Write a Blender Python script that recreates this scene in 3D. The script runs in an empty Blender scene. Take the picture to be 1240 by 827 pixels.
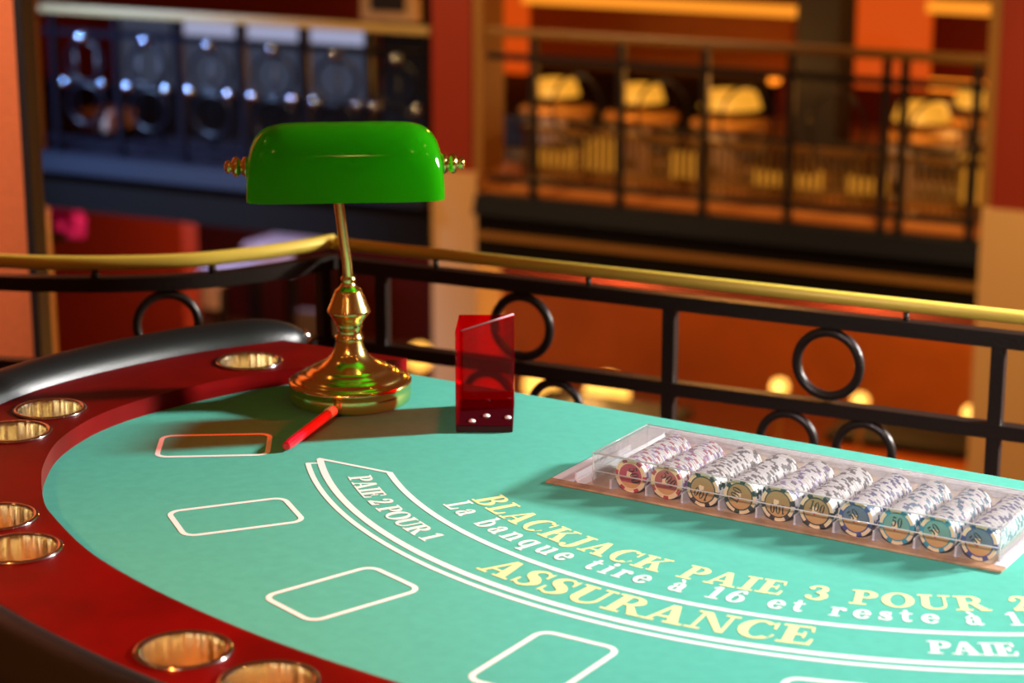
import bpy, bmesh, math, random
from mathutils import Vector, Matrix
random.seed(7)
S = bpy.context.scene
COL = S.collection
PI = math.pi
R = math.radians

# ------------------------------------------------------------------ materials
def mat(name, color=(.8,.8,.8), rough=.5, metal=0., emit=None, estr=0., coat=0., spec=.5, noise=0., nscale=40., sheen=0., bump=0., bscale=200.):
    m = bpy.data.materials.new(name); m.use_nodes = True
    nt = m.node_tree; b = nt.nodes['Principled BSDF']
    b.inputs['Base Color'].default_value = (*color, 1)
    b.inputs['Roughness'].default_value = rough
    b.inputs['Metallic'].default_value = metal
    b.inputs['Coat Weight'].default_value = coat
    b.inputs['Coat Roughness'].default_value = .06
    b.inputs['Specular IOR Level'].default_value = spec
    b.inputs['Sheen Weight'].default_value = sheen
    if emit:
        b.inputs['Emission Color'].default_value = (*emit, 1); b.inputs['Emission Strength'].default_value = estr
    if noise or bump:
        tc = nt.nodes.new('ShaderNodeTexCoord')
    if noise:
        n = nt.nodes.new('ShaderNodeTexNoise'); n.inputs['Scale'].default_value = nscale; n.inputs['Detail'].default_value = 6
        nt.links.new(tc.outputs['Object'], n.inputs['Vector'])
        r = nt.nodes.new('ShaderNodeValToRGB')
        r.color_ramp.elements[0].position = .3; r.color_ramp.elements[1].position = .7
        r.color_ramp.elements[0].color = (*[c*(1-noise) for c in color], 1)
        r.color_ramp.elements[1].color = (*[min(1, c*(1+noise)) for c in color], 1)
        nt.links.new(n.outputs['Fac'], r.inputs['Fac']); nt.links.new(r.outputs['Color'], b.inputs['Base Color'])
    if bump:
        n2 = nt.nodes.new('ShaderNodeTexNoise'); n2.inputs['Scale'].default_value = bscale; n2.inputs['Detail'].default_value = 3
        nt.links.new(tc.outputs['Object'], n2.inputs['Vector'])
        bp = nt.nodes.new('ShaderNodeBump'); bp.inputs['Strength'].default_value = bump; bp.inputs['Distance'].default_value = .002
        nt.links.new(n2.outputs['Fac'], bp.inputs['Height']); nt.links.new(bp.outputs['Normal'], b.inputs['Normal'])
    return m

def acrylic(name, tint, gloss=.06, edge=.35, rough=.02, body=0., bodycol=(1,1,1)):
    """clear plastic sheet: tinted see-through with a fresnel gloss"""
    m = bpy.data.materials.new(name); m.use_nodes = True
    nt = m.node_tree; nt.nodes.clear()
    out = nt.nodes.new('ShaderNodeOutputMaterial')
    tr = nt.nodes.new('ShaderNodeBsdfTransparent'); tr.inputs['Color'].default_value = (*tint, 1)
    gl = nt.nodes.new('ShaderNodeBsdfGlossy'); gl.inputs['Roughness'].default_value = rough
    lw = nt.nodes.new('ShaderNodeLayerWeight'); lw.inputs['Blend'].default_value = .25
    mr = nt.nodes.new('ShaderNodeMapRange'); mr.inputs['To Min'].default_value = gloss; mr.inputs['To Max'].default_value = edge
    nt.links.new(lw.outputs['Facing'], mr.inputs['Value'])
    base = tr
    if body:
        df = nt.nodes.new('ShaderNodeBsdfDiffuse'); df.inputs['Color'].default_value = (*bodycol, 1)
        mx0 = nt.nodes.new('ShaderNodeMixShader'); mx0.inputs['Fac'].default_value = body
        nt.links.new(tr.outputs[0], mx0.inputs[1]); nt.links.new(df.outputs[0], mx0.inputs[2]); base = mx0
    mx = nt.nodes.new('ShaderNodeMixShader')
    nt.links.new(mr.outputs['Result'], mx.inputs['Fac']); nt.links.new(base.outputs[0], mx.inputs[1]); nt.links.new(gl.outputs[0], mx.inputs[2])
    nt.links.new(mx.outputs[0], out.inputs['Surface'])
    return m

M = {}
M['felt'] = mat('felt', (.082,.430,.325), .9, noise=.05, nscale=60, sheen=.0, spec=.2, bump=.25, bscale=900)
M['white_print'] = mat('white_print', (.86,.86,.82), .8, spec=.2)
M['cream_print'] = mat('cream_print', (.90,.80,.34), .8, spec=.2)
M['mahogany'] = mat('mahogany', (.145,.0008,.0008), .36, coat=.02, spec=.13, noise=.25, nscale=9)
M['leather'] = mat('leather', (.006,.008,.0078), .36, bump=.25, bscale=500, spec=.5)
M['steel'] = mat('steel', (.90,.78,.52), .19, 1.)
def brushed(m):
    nt = m.node_tree; b = nt.nodes['Principled BSDF']
    tc = nt.nodes.new('ShaderNodeTexCoord'); mp = nt.nodes.new('ShaderNodeMapping'); mp.inputs['Scale'].default_value = (1,1,.02)
    n = nt.nodes.new('ShaderNodeTexNoise'); n.inputs['Scale'].default_value = 34; n.inputs['Detail'].default_value = 3
    bp = nt.nodes.new('ShaderNodeBump'); bp.inputs['Strength'].default_value = .9; bp.inputs['Distance'].default_value = .014
    nt.links.new(tc.outputs['Object'], mp.inputs['Vector']); nt.links.new(mp.outputs['Vector'], n.inputs['Vector'])
    nt.links.new(n.outputs['Fac'], bp.inputs['Height']); nt.links.new(bp.outputs['Normal'], b.inputs['Normal'])
brushed(M['steel'])
M['rimsteel'] = mat('rimsteel', (.82,.80,.76), .14, 1.)
M['brass'] = mat('brass', (.95,.76,.25), .17, 1.)
M['railbrass'] = mat('railbrass', (.90,.68,.10), .42, .15)
M['iron'] = mat('iron', (.026,.018,.014), .32, .2, bump=.4, bscale=150)
M['green_glass'] = mat('green_glass', (.028,.41,.004), .07, coat=.6)
def translucent(m, col, fac):
    nt = m.node_tree; b = nt.nodes['Principled BSDF']; out = nt.nodes['Material Output']
    t = nt.nodes.new('ShaderNodeBsdfTranslucent'); t.inputs['Color'].default_value = (*col,1)
    mx = nt.nodes.new('ShaderNodeMixShader'); mx.inputs['Fac'].default_value = fac
    nt.links.new(b.outputs[0], mx.inputs[1]); nt.links.new(t.outputs[0], mx.inputs[2]); nt.links.new(mx.outputs[0], out.inputs['Surface'])
translucent(M['green_glass'], (.10,.90,.02), .5)
M['opal_glass'] = acrylic('opal_glass', (.95,.97,.93), .03, .2)
M['red_acrylic'] = acrylic('red_acrylic', (.93,.05,.04), .012, .05, body=.05, bodycol=(.75,.002,.02))
M['dark_red_acrylic'] = acrylic('dark_red_acrylic', (.22,.004,.008), .02, .12, body=.75, bodycol=(.055,.003,.006))
M['edge_acrylic'] = mat('edge_acrylic', (.75,.45,.50), .15)
M['hazy_acrylic'] = acrylic('hazy_acrylic', (.97,.975,.97), .05, .45, body=.09, bodycol=(.9,.9,.92))  # white diffuse body paints the lid's reflected haze into the sheet
M['tray_plastic'] = acrylic('tray_plastic', (.92,.92,.92), .06, .3, body=.88, bodycol=(.70,.68,.71))
M['clear_front'] = acrylic('clear_front', (.98,.985,.98), .02, .25, body=.015, bodycol=(.9,.9,.92))
M['lid_edge_highlight'] = acrylic('lid_edge_highlight', (.9,.9,.9), .1, .5, body=.6, bodycol=(.85,.86,.85))
M['shaded_lip'] = mat('shaded_lip', (.40,.24,.14), .22, noise=.4, nscale=30)  # mottled brown paints the chips' shadow onto the pale lip
M['tray_white'] = mat('tray_white', (.72,.73,.76), .25)
M['tray_floor'] = mat('tray_floor', (.50,.36,.25), .3)
M['screw'] = mat('screw', (.85,.85,.82), .45, .2)
M['pen_red'] = mat('pen_red', (.55,.006,.022), .22, coat=.5)
M['pen_dark'] = mat('pen_dark', (.34,.004,.008), .3)
M['cream'] = mat('cream', (.88,.86,.84), .4)
M['table_black'] = mat('table_black', (.02,.018,.016), .5)
M['wine_floor'] = mat('wine_floor', (.06,.02,.018), .8, noise=.3, nscale=6)
M['chip_white'] = mat('chip_white', (.86,.85,.86), .45)
CH = {'magenta':(.44,.035,.09), 'red':(.42,.06,.07), 'black':(.03,.035,.04), 'green':(.02,.05,.045), 'blue':(.045,.07,.24), 'teal':(.03,.27,.36), 'violet':(.30,.20,.50)}
for k, c in CH.items(): M['chip_'+k] = mat('chip_'+k, c, .45)
M['face_magenta'] = mat('face_magenta', (.46,.05,.10), .35); M['face_red'] = mat('face_red', (.45,.10,.09), .35)
M['face_gold'] = mat('face_gold', (.40,.24,.08), .35); M['face_blue'] = mat('face_blue', (.12,.16,.22), .35)
M['face_teal'] = mat('face_teal', (.16,.36,.30), .35); M['face_reflection'] = mat('face_reflection', (.62,.33,.12), .35)
M['face_ring'] = mat('face_ring', (.82,.62,.34), .4); M['face_ink'] = mat('face_ink', (.02,.016,.012), .5)
M['face_card'] = mat('face_card', (.85,.62,.36), .4); M['face_heart'] = mat('face_heart', (.55,.02,.02), .4)
# far hall
M['pillar_red'] = mat('pillar_red', (.24,.016,.005), .6)
M['pillar_beige'] = mat('pillar_beige', (.62,.38,.18), .6)
M['pillar_trim'] = mat('pillar_trim', (.28,.13,.03), .5)
M['slab_blue'] = mat('slab_blue', (.010,.0115,.019), .6, spec=.08)
M['slab_dark'] = mat('slab_dark', (.006,.005,.0045), .6, spec=.1)
M['wall_orange'] = mat('wall_orange', (.60,.19,.03), .8, noise=.15, nscale=1.5)
M['wall_red'] = mat('wall_red', (.30,.03,.012), .8)
M['wall_maroon'] = mat('wall_maroon', (.16,.018,.012), .8)
M['frieze_red'] = mat('frieze_red', (.075,.0015,.003), .7)
M['carpet'] = mat('carpet', (.46,.19,.05), .9)
M['panel_orange'] = mat('panel_orange', (.80,.20,.06), .7, noise=.06, nscale=90)
M['far_iron'] = mat('far_iron', (.03,.026,.03), .3, .4)
M['far_ironblue'] = mat('far_ironblue', (.004,.005,.009), .3, 0, spec=.25)
M['glint_metal'] = mat('glint_metal', (.40,.43,.55), .12, 1.)
M['far_rail'] = mat('far_rail', (.20,.10,.022), .4)
M['far_railcream'] = mat('far_railcream', (.40,.29,.12), .4)
M['dark'] = mat('dark', (.012,.008,.008), .6)
M['seat_grey'] = mat('seat_grey', (.12,.12,.15), .6)
M['cloth_lilac'] = mat('cloth_lilac', (.70,.68,.86), .7)
M['magenta'] = mat('magenta', (.55,.008,.60), .7)
M['skirt'] = mat('skirt', (.40,.30,.24), .8)
M['beige_cloth'] = mat('beige_cloth', (.50,.32,.24), .8)
def glow(n, c, s): M[n] = mat(n, (.02,.02,.02), .5, emit=c, estr=s)
glow('lamp_amber', (1,.46,.07), 2.0); glow('lamp_yellow', (1,.40,.03), .85); glow('cove_orange', (1,.24,.014), 2.0)
glow('cove_bright', (1,.30,.02), 1.1); glow('panel_glow', (1,.10,.006), .62); glow('screen_glow', (1,.34,.06), .16)
glow('window_glow', (.22,.28,.46), .16); glow('skylight_glow', (.55,.58,.85), .60); glow('plinth_glow', (1,.38,.03), .62)

# ------------------------------------------------------------------ mesh helpers
class MB:
    def __init__(s): s.v = []; s.f = []; s.mi = []; s.sm = []
    def add(s, verts, faces, mi=0, smooth=False):
        o = len(s.v); s.v += [tuple(p) for p in verts]
        for f in faces: s.f.append([i+o for i in f]); s.mi.append(mi); s.sm.append(smooth)
    def box(s, c, d, rz=0, mi=0, M4=None, bev=0):
        hx, hy, hz = d[0]/2, d[1]/2, d[2]/2
        b = min(bev, hx*.9, hy*.9, hz*.9)
        if b <= 0:
            P = [(x,y,z) for z in (-hz,hz) for y in (-hy,hy) for x in (-hx,hx)]
            F = [(0,2,3,1),(4,5,7,6),(0,1,5,4),(2,6,7,3),(0,4,6,2),(1,3,7,5)]
        else:
            bm = bmesh.new(); bmesh.ops.create_cube(bm, size=1)
            for v in bm.verts: v.co = Vector((v.co.x*d[0], v.co.y*d[1], v.co.z*d[2]))
            bmesh.ops.bevel(bm, geom=list(bm.edges), offset=b, segments=2, affect='EDGES', profile=.6)
            bm.verts.index_update()
            P = [v.co.copy() for v in bm.verts]; F = [[v.index for v in f.verts] for f in bm.faces]; bm.free()
        T = M4 if M4 else Matrix.Translation(c) @ Matrix.Rotation(rz, 4, 'Z')
        s.add([T @ Vector(p) for p in P], F, mi)
    def lathe(s, prof, n=40, T=None, mi=0, smooth=True, a0=0, a1=2*PI):
        T = T or Matrix(); full = abs(a1-a0-2*PI) < 1e-6; m = n if full else n+1
        P = [T @ Vector((r*math.cos(a0+(a1-a0)*i/n), r*math.sin(a0+(a1-a0)*i/n), z)) for (r, z) in prof for i in range(m)]
        F = []
        for k in range(len(prof)-1):
            for i in range(n):
                j = (i+1) % m
                F.append((k*m+i, k*m+j, (k+1)*m+j, (k+1)*m+i))
        s.add(P, F, mi, smooth)
    def tube(s, pts, r, n=12, mi=0, closed=False, cap=True, smooth=True):
        pts = [Vector(p) for p in pts]; N = len(pts)
        rs = r if isinstance(r, (list, tuple)) else [r]*N
        P = []; F = []
        up = Vector((0,0,1)); prev = None
        for i in range(N):
            a = pts[(i-1) % N] if (closed or i > 0) else pts[i]
            b = pts[(i+1) % N] if (closed or i < N-1) else pts[i]
            t = (b-a).normalized()
            if prev is None:
                x = t.cross(up) if abs(t.z) < .95 else t.cross(Vector((1,0,0)))
            else: x = prev - t*prev.dot(t)
            x.normalize(); prev = x; y = x.cross(t)
            for k in range(n):
                an = 2*PI*k/n; P.append(pts[i] + (x*math.cos(an)+y*math.sin(an))*rs[i])
        for i in range(N if closed else N-1):
            j = (i+1) % N
            for k in range(n):
                l = (k+1) % n; F.append((i*n+k, i*n+l, j*n+l, j*n+k))
        if cap and not closed:
            F.append(list(range(n))); F.append([(N-1)*n+k for k in range(n)][::-1])
        s.add(P, F, mi, smooth)
    def sweep(s, pts, w, h, mi=0):
        """rectangular bar following a level polyline"""
        pts = [Vector(p) for p in pts]; N = len(pts); P = []; F = []
        for i in range(N):
            t = (pts[min(i+1,N-1)]-pts[max(i-1,0)]); t.z = 0; t.normalize(); nn = Vector((-t.y,t.x,0))
            for (a,b) in ((-1,-1),(1,-1),(1,1),(-1,1)): P.append(pts[i]+nn*(a*w/2)+Vector((0,0,b*h/2)))
        for i in range(N-1):
            for k in range(4): l=(k+1)%4; F.append((i*4+k, i*4+l, i*4+4+l, i*4+4+k))
        F.append((0,1,2,3)); F.append(((N-1)*4+3,(N-1)*4+2,(N-1)*4+1,(N-1)*4))
        s.add(P, F, mi)
    def prism(s, poly, z0, z1, mi=0, T=None):
        n = len(poly); T = T or Matrix()
        P = [T @ Vector((x,y,z0)) for x,y in poly] + [T @ Vector((x,y,z1)) for x,y in poly]
        F = [list(range(n))[::-1], list(range(n,2*n))] + [(i,(i+1)%n,n+(i+1)%n,n+i) for i in range(n)]
        s.add(P, F, mi)
    def ball(s, c, r, n=20, mi=0, sz=1.):
        prof = [(max(r*math.sin(PI*k/12),1e-5), -r*sz*math.cos(PI*k/12)) for k in range(13)]
        s.lathe(prof, n, Matrix.Translation(c), mi)
    def build(s, name, mats, parent=None, loc=None, rot=None):
        me = bpy.data.meshes.new(name); me.from_pydata(s.v, [], s.f)
        for m in (mats if isinstance(mats, (list,tuple)) else [mats]): me.materials.append(M[m] if isinstance(m, str) else m)
        me.polygons.foreach_set('material_index', s.mi); me.polygons.foreach_set('use_smooth', s.sm)
        bm = bmesh.new(); bm.from_mesh(me); bmesh.ops.recalc_face_normals(bm, faces=bm.faces); bm.to_mesh(me); bm.free()
        me.update()
        o = bpy.data.objects.new(name, me); COL.objects.link(o)
        if parent: o.parent = parent
        if loc is not None: o.location = loc
        if rot is not None: o.rotation_euler = rot
        return o

def planar(name, loops, z0, z1, m, parent=None):
    """flat board with holes: loops[0] outline, the rest holes"""
    cu = bpy.data.curves.new(name+'_outline', 'CURVE'); cu.dimensions = '2D'; cu.fill_mode = 'BOTH'; cu.extrude = (z1-z0)/2
    for lp in loops:
        sp = cu.splines.new('POLY'); sp.points.add(len(lp)-1); sp.use_cyclic_u = True
        for p, q in zip(sp.points, lp): p.co = (q[0], q[1], 0, 1)
    t = bpy.data.objects.new('tmp', cu); COL.objects.link(t)
    dg = bpy.context.evaluated_depsgraph_get(); me = bpy.data.meshes.new_from_object(t.evaluated_get(dg))
    bpy.data.objects.remove(t); bpy.data.curves.remove(cu)
    me.name = name; me.materials.clear(); me.materials.append(M[m])
    for v in me.vertices: v.co.z += (z0+z1)/2
    o = bpy.data.objects.new(name, me); COL.objects.link(o)
    if parent: o.parent = parent
    return o

def tag(o, label=None, cat=None, group=None, kind=None):
    if label: o['label'] = label
    if cat: o['category'] = cat
    if group: o['group'] = group
    if kind: o['kind'] = kind
    return o
def empty(name, loc, rz=0, **k):
    o = bpy.data.objects.new(name, None); o.empty_display_size = .05; COL.objects.link(o); o.location = loc; o.rotation_euler = (0,0,rz); return tag(o, **k)
def copy_tree(o):
    c = o.copy(); COL.objects.link(c)
    for ch in list(o.children):
        d = copy_tree(ch); d.parent = c
    return c
def catmull(pts, n=8, closed=False):
    out = []; N = len(pts)
    for i in range(N if closed else N-1):
        g = (lambda k: pts[k % N]) if closed else (lambda k: pts[max(0, min(N-1, k))])
        p0,p1,p2,p3 = g(i-1),g(i),g(i+1),g(i+2)
        for k in range(n):
            t = k/n
            out.append(tuple(.5*((2*b)+(-a+c)*t+(2*a-5*b+4*c-d)*t*t+(-a+3*b-3*c+d)*t**3) for a,b,c,d in zip(p0,p1,p2,p3)))
    if not closed: out.append(tuple(pts[-1]))
    return out

def spot(name, loc, target, e, col, rad, ang=60, blend=.5):
    l = bpy.data.lights.new(name,'SPOT'); l.energy = e; l.color = col; l.shadow_soft_size = rad; l.spot_size = R(ang); l.spot_blend = blend
    o = bpy.data.objects.new(name,l); COL.objects.link(o); o.location = loc; o.rotation_euler = (Vector(target)-Vector(loc)).to_track_quat('-Z','Y').to_euler(); return o
def point(name, loc, e, col, rad):
    l = bpy.data.lights.new(name,'POINT'); l.energy = e; l.color = col; l.shadow_soft_size = rad
    o = bpy.data.objects.new(name,l); COL.objects.link(o); o.location = loc; return o
def area(name, loc, target, e, col, sx, sy):
    l = bpy.data.lights.new(name,'AREA'); l.shape = 'RECTANGLE'; l.size = sx; l.size_y = sy; l.energy = e; l.color = col
    o = bpy.data.objects.new(name,l); COL.objects.link(o); o.location = loc; o.rotation_euler = (Vector(target)-Vector(loc)).to_track_quat('-Z','Y').to_euler(); return o

# ------------------------------------------------------------------ camera
FZ = .92                     # felt height
EYE = 1.82
F = 2580.; PIT = R(14.85)
cam = bpy.data.cameras.new('camera'); cam.sensor_width = 36; cam.lens = F/1240*36
cam.clip_end = 100
co = bpy.data.objects.new('camera', cam); COL.objects.link(co)
co.location = (0,0,EYE); co.rotation_euler = (PI/2-PIT, 0, 0)
cam.dof.use_dof = True; cam.dof.focus_distance = 2.78; cam.dof.aperture_fstop = 3.7
S.camera = co

# ------------------------------------------------------------------ the lettering on the felt: a small slab-serif alphabet
def g_rect(x0,y0,x1,y1):
    n = max(1, int((x1-x0)/.12)+0); L = []
    for i in range(n):
        a = x0+(x1-x0)*i/n; b = x0+(x1-x0)*(i+1)/n; L.append([(a,y0),(b,y0),(b,y1),(a,y1)])
    return L
def g_quad(*p): return [list(p)]
def g_arc(cx,cy,rx,ry,tx,ty,a0,a1,n=22):
    L = []
    for i in range(n):
        q = []
        for k in (i, i+1):
            a = R(a0+(a1-a0)*k/n); q.append(((cx+rx*math.cos(a), cy+ry*math.sin(a)), (cx+(rx-tx)*math.cos(a), cy+(ry-ty)*math.sin(a))))
        L.append([q[0][0], q[1][0], q[1][1], q[0][1]])
    return L
def g_stroke(pw, n=8):
    c = catmull(pw, n); L = []; e = []
    for i,(x,y,w) in enumerate(c):
        a = c[max(i-1,0)]; b = c[min(i+1,len(c)-1)]; dx,dy = b[0]-a[0], b[1]-a[1]; l = math.hypot(dx,dy) or 1
        nx,ny = -dy/l*w/2, dx/l*w/2; e.append(((x+nx,y+ny),(x-nx,y-ny)))
    for i in range(len(e)-1): L.append([e[i][0], e[i+1][0], e[i+1][1], e[i][1]])
    return L
def g_dot(cx,cy,r): return [[(cx+r*math.cos(2*PI*k/14), cy+r*math.sin(2*PI*k/14)) for k in range(14)]]
s, h = .22, .075
xh = .68
GL = {
'B': (.86, g_rect(.12,0,.34,1)+g_rect(0,0,.45,h)+g_rect(0,1-h,.45,1)+g_arc(.43,.755,.32,.245,.21,h,-90,90)+g_arc(.43,.275,.39,.275,.23,h,-90,90)+g_rect(.3,.475,.5,.55)),
'L': (.80, g_rect(.12,0,.34,1)+g_rect(0,0,.6,h)+g_rect(0,1-h,.48,1)+g_quad((.60,0),(.74,0),(.76,.33),(.69,.33))+g_quad((.5,h),(.6,h),(.6,.0),(.5,.0))+g_quad((.48,h*.9),(.62,h*.9),(.68,.2),(.6,.12))),
'A': (.98, g_quad((.37,1),(.56,1),(.88,.03),(.62,.03))+g_quad((.37,1),(.45,.92),(.20,.03),(.11,.03))+g_rect(.22,.28,.7,.28+h)+g_rect(0,0,.32,h)+g_rect(.52,0,.98,h)),
'C': (.90, g_arc(.47,.5,.45,.52,.24,h,48,312,30)+g_quad((.77,.62),(.84,.62),(.84,1.0),(.76,.93))+g_quad((.74,.07),(.82,.20),(.87,.28),(.82,.32))),
'K': (.98, g_rect(.12,0,.34,1)+g_rect(0,0,.46,h)+g_rect(0,1-h,.46,1)+g_quad((.33,.36),(.33,.47),(.76,.95),(.86,.95))+g_quad((.44,.60),(.58,.70),(.94,.03),(.66,.03))+g_rect(.56,0,.99,h)+g_rect(.60,1-h,.95,1)),
'J': (.64, g_rect(.30,.12,.52,1)+g_rect(.16,1-h,.64,1)+g_stroke([(.41,.2,.22),(.37,.02,.18),(.24,-.10,.10),(.10,-.06,.09)])+g_dot(.10,.03,.10)),
'P': (.80, g_rect(.12,0,.34,1)+g_rect(0,0,.48,h)+g_rect(0,1-h,.45,1)+g_arc(.41,.725,.37,.275,.22,h,-90,90)+g_rect(.3,.45,.45,.45+h)),
'I': (.46, g_rect(.12,0,.34,1)+g_rect(0,0,.46,h)+g_rect(0,1-h,.46,1)),
'E': (.80, g_rect(.12,0,.34,1)+g_rect(0,0,.66,h)+g_rect(0,1-h,.64,1)+g_rect(.3,.48,.52,.48+h)+g_quad((.50,.36),(.56,.36),(.56,.68),(.50,.68))+g_quad((.62,0),(.72,0),(.76,.32),(.70,.32))+g_quad((.62,1),(.70,1),(.72,.72),(.66,.72))),
'3': (.70, g_stroke([(.10,.80,.08),(.20,.95,.09),(.38,.97,.10),(.52,.86,.17),(.50,.67,.20),(.34,.54,.08)])+g_stroke([(.30,.54,.08),(.50,.46,.18),(.57,.28,.22),(.46,.08,.16),(.28,.03,.09),(.10,.10,.08)])+g_dot(.13,.80,.09)+g_dot(.13,.18,.10)),
'O': (.98, g_arc(.49,.5,.47,.52,.24,h,0,360,40)),
'U': (.98, g_rect(.11,.30,.33,1)+g_rect(0,1-h,.44,1)+g_rect(.74,.3,.82,1)+g_rect(.60,1-h,.96,1)+g_arc(.465,.32,.355,.34,.22,.09,180,275,16)+g_arc(.465,.32,.355,.34,.08,.09,270,360,16)),
'R': (.96, g_rect(.12,0,.34,1)+g_rect(0,0,.46,h)+g_rect(0,1-h,.45,1)+g_arc(.43,.735,.35,.265,.21,h,-90,90)+g_rect(.3,.47,.5,.47+h)+g_quad((.42,.50),(.60,.50),(.92,.05),(.66,.05))+g_rect(.66,0,.98,h)),
'2': (.70, g_stroke([(.12,.74,.10),(.20,.93,.10),(.38,.96,.12),(.53,.83,.20),(.48,.60,.20),(.28,.32,.14),(.10,.09,.10)])+g_dot(.16,.74,.10)+g_rect(.05,0,.58,.17)+g_quad((.52,0),(.62,0),(.66,.32),(.60,.32))),
'S': (.74, g_stroke([(.62,.78,.06),(.50,.94,.08),(.32,.96,.10),(.16,.82,.18),(.22,.62,.24),(.44,.48,.27),(.58,.30,.23),(.50,.09,.13),(.30,.03,.08),(.12,.14,.07)])+g_quad((.60,.66),(.66,.66),(.66,1.02),(.58,.92))+g_quad((.06,0),(.14,.10),(.12,.36),(.06,.36))),
'N': (1.04, g_rect(.14,0,.22,1)+g_rect(.80,0,.88,1)+g_quad((.10,1),(.34,1),(.88,0),(.72,0))+g_rect(0,0,.36,h)+g_rect(0,1-h,.30,1)+g_rect(.66,1-h,1.02,1)),
'1': (.52, g_rect(.17,0,.37,1)+g_rect(.02,0,.52,h)+g_quad((.02,.80),(.02,.87),(.24,1),(.24,.88))),
'6': (.74, g_arc(.38,.31,.34,.33,.20,.07,0,360,30)+g_stroke([(.15,.30,.20),(.17,.58,.20),(.30,.86,.12),(.50,.97,.06),(.62,.92,.06)])+g_dot(.58,.85,.09)),
'7': (.70, g_rect(.06,.84,.66,1)+g_quad((.56,.86),(.66,1.0),(.42,0),(.20,0))+g_quad((.06,1),(.12,1),(.12,.68),(.06,.68))),
'0': (.74, g_arc(.37,.5,.34,.52,.20,h,0,360,34)),
'5': (.70, g_quad((.14,.95),(.20,1),(.18,.50),(.10,.50))+g_rect(.14,.84,.60,1)+g_stroke([(.12,.52,.08),(.30,.62,.10),(.52,.52,.20),(.56,.28,.22),(.42,.06,.14),(.24,.03,.09),(.10,.10,.08)])+g_dot(.13,.16,.09)),
'a': (.70, g_stroke([(.12,.52,.08),(.22,.65,.08),(.38,.64,.12),(.46,.50,.20),(.46,.2,.20),(.52,.04,.14),(.66,.05,.07)])+g_arc(.27,.20,.23,.21,.17,.06,60,330,18)+g_dot(.14,.52,.08)),
'b': (.76, g_rect(.10,0,.28,1)+g_rect(.0,.93,.2,1)+g_arc(.40,.34,.33,.36,.20,.07,-140,140,26)),
'n': (.84, g_rect(.10,0,.29,xh)+g_rect(0,0,.38,.065)+g_rect(0,xh-.065,.2,xh)+g_stroke([(.24,.50,.07),(.36,.64,.09),(.52,.62,.14),(.60,.46,.19),(.60,.03,.19)])+g_rect(.46,0,.80,.065)),
'q': (.80, g_arc(.36,.34,.33,.36,.20,.07,30,330,26)+g_rect(.50,-.28,.69,xh)+g_rect(.42,-.30,.79,-.235)),
'u': (.84, g_stroke([(.18,xh-.02,.19),(.18,.24,.19),(.28,.05,.13),(.42,.04,.08),(.56,.16,.06)])+g_rect(.52,0,.71,xh)+g_rect(.64,0,.81,.065)+g_rect(.02,xh-.065,.2,xh)+g_rect(.40,xh-.065,.6,xh)),
'e': (.70, g_arc(.36,.34,.33,.36,.20,.07,20,330,28)+g_rect(.16,.33,.66,.40)+g_quad((.52,.37),(.68,.37),(.66,.47),(.55,.50))),
't': (.56, g_stroke([(.22,.90,.12),(.22,.6,.19),(.22,.2,.19),(.32,.05,.12),(.46,.10,.06)])+g_rect(.02,xh-.07,.48,xh)),
'i': (.44, g_rect(.12,0,.31,xh)+g_rect(.02,0,.41,.065)+g_rect(.02,xh-.065,.2,xh)+g_dot(.215,.88,.115)),
'r': (.62, g_rect(.10,0,.29,xh)+g_rect(.0,0,.40,.065)+g_rect(0,xh-.065,.2,xh)+g_stroke([(.24,.44,.08),(.34,.62,.10),(.48,.64,.13)])+g_dot(.50,.55,.10)),
's': (.58, g_stroke([(.46,.54,.06),(.34,.64,.08),(.18,.58,.13),(.18,.44,.17),(.36,.32,.19),(.44,.17,.17),(.32,.04,.09),(.12,.10,.07)])+g_quad((.44,.44),(.49,.44),(.49,.68),(.43,.62))+g_quad((.06,0),(.12,.06),(.10,.25),(.06,.25))),
' ': (.42, []),
}
GL['à'] = (GL['a'][0], GL['a'][1]+g_quad((.10,1.0),(.26,1.0),(.40,.76),(.31,.76)))
SPW = .46
def adv_(c): return SPW if c == ' ' else GL[c][0]
def line_width(txt, gap): return sum(adv_(c) for c in txt)+gap*(len(txt)-1)
def arc_text(name, txt, r, cap, a0, a1, m, parent, z, gap=.12, OY=0., bold=0.):
    """set text on the arc of radius r, reading from angle a0 to a1 (degrees, 0 = table axis), tops towards the arc's centre"""
    w = line_width(txt, gap); sx = R(a1-a0)/w; x = 0; mb = MB()
    def flush():
        nonlocal mb
        if mb.v:
            o = mb.build(name, m, parent)
            for p in o.data.polygons:
                if p.normal.z < 0: p.flip()
        mb = MB()
    for c in txt:
        if c == ' ': flush()
        else:
            for k, p in enumerate([q for q in GL[c][1] for _ in ((0,1) if bold else (0,))]):
                if bold: p = [(gx+(bold if k % 2 else -bold), gy) for gx, gy in p]
                V = []; zz = z+.000004*(k % 60)
                for (gx, gy) in p:
                    an = R(a0)+(x+gx)*sx; rr = r-gy*cap; V.append((rr*math.sin(an), -rr*math.cos(an)+OY, zz))
                mb.add(V, [list(range(len(V)))])
        x += adv_(c)+gap
    flush()

# ------------------------------------------------------------------ blackjack table
TH = R(-32.); CX, CY = .5535, 2.8935
OY = .62                                     # table frame is measured from a point under the middle of the felt
def TW(x, y, z=0.):                          # table layout coordinates (origin at the arc's centre) -> world
    return Vector((CX+x*math.cos(TH)-y*math.sin(TH), CY+x*math.sin(TH)+y*math.cos(TH), FZ+z))
tb = TW(0, -OY); tb.z = 0
table = empty('blackjack_table', tb, TH, label='D-shaped blackjack table with green felt, red wood rim and black padded armrest', cat='table')

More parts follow.
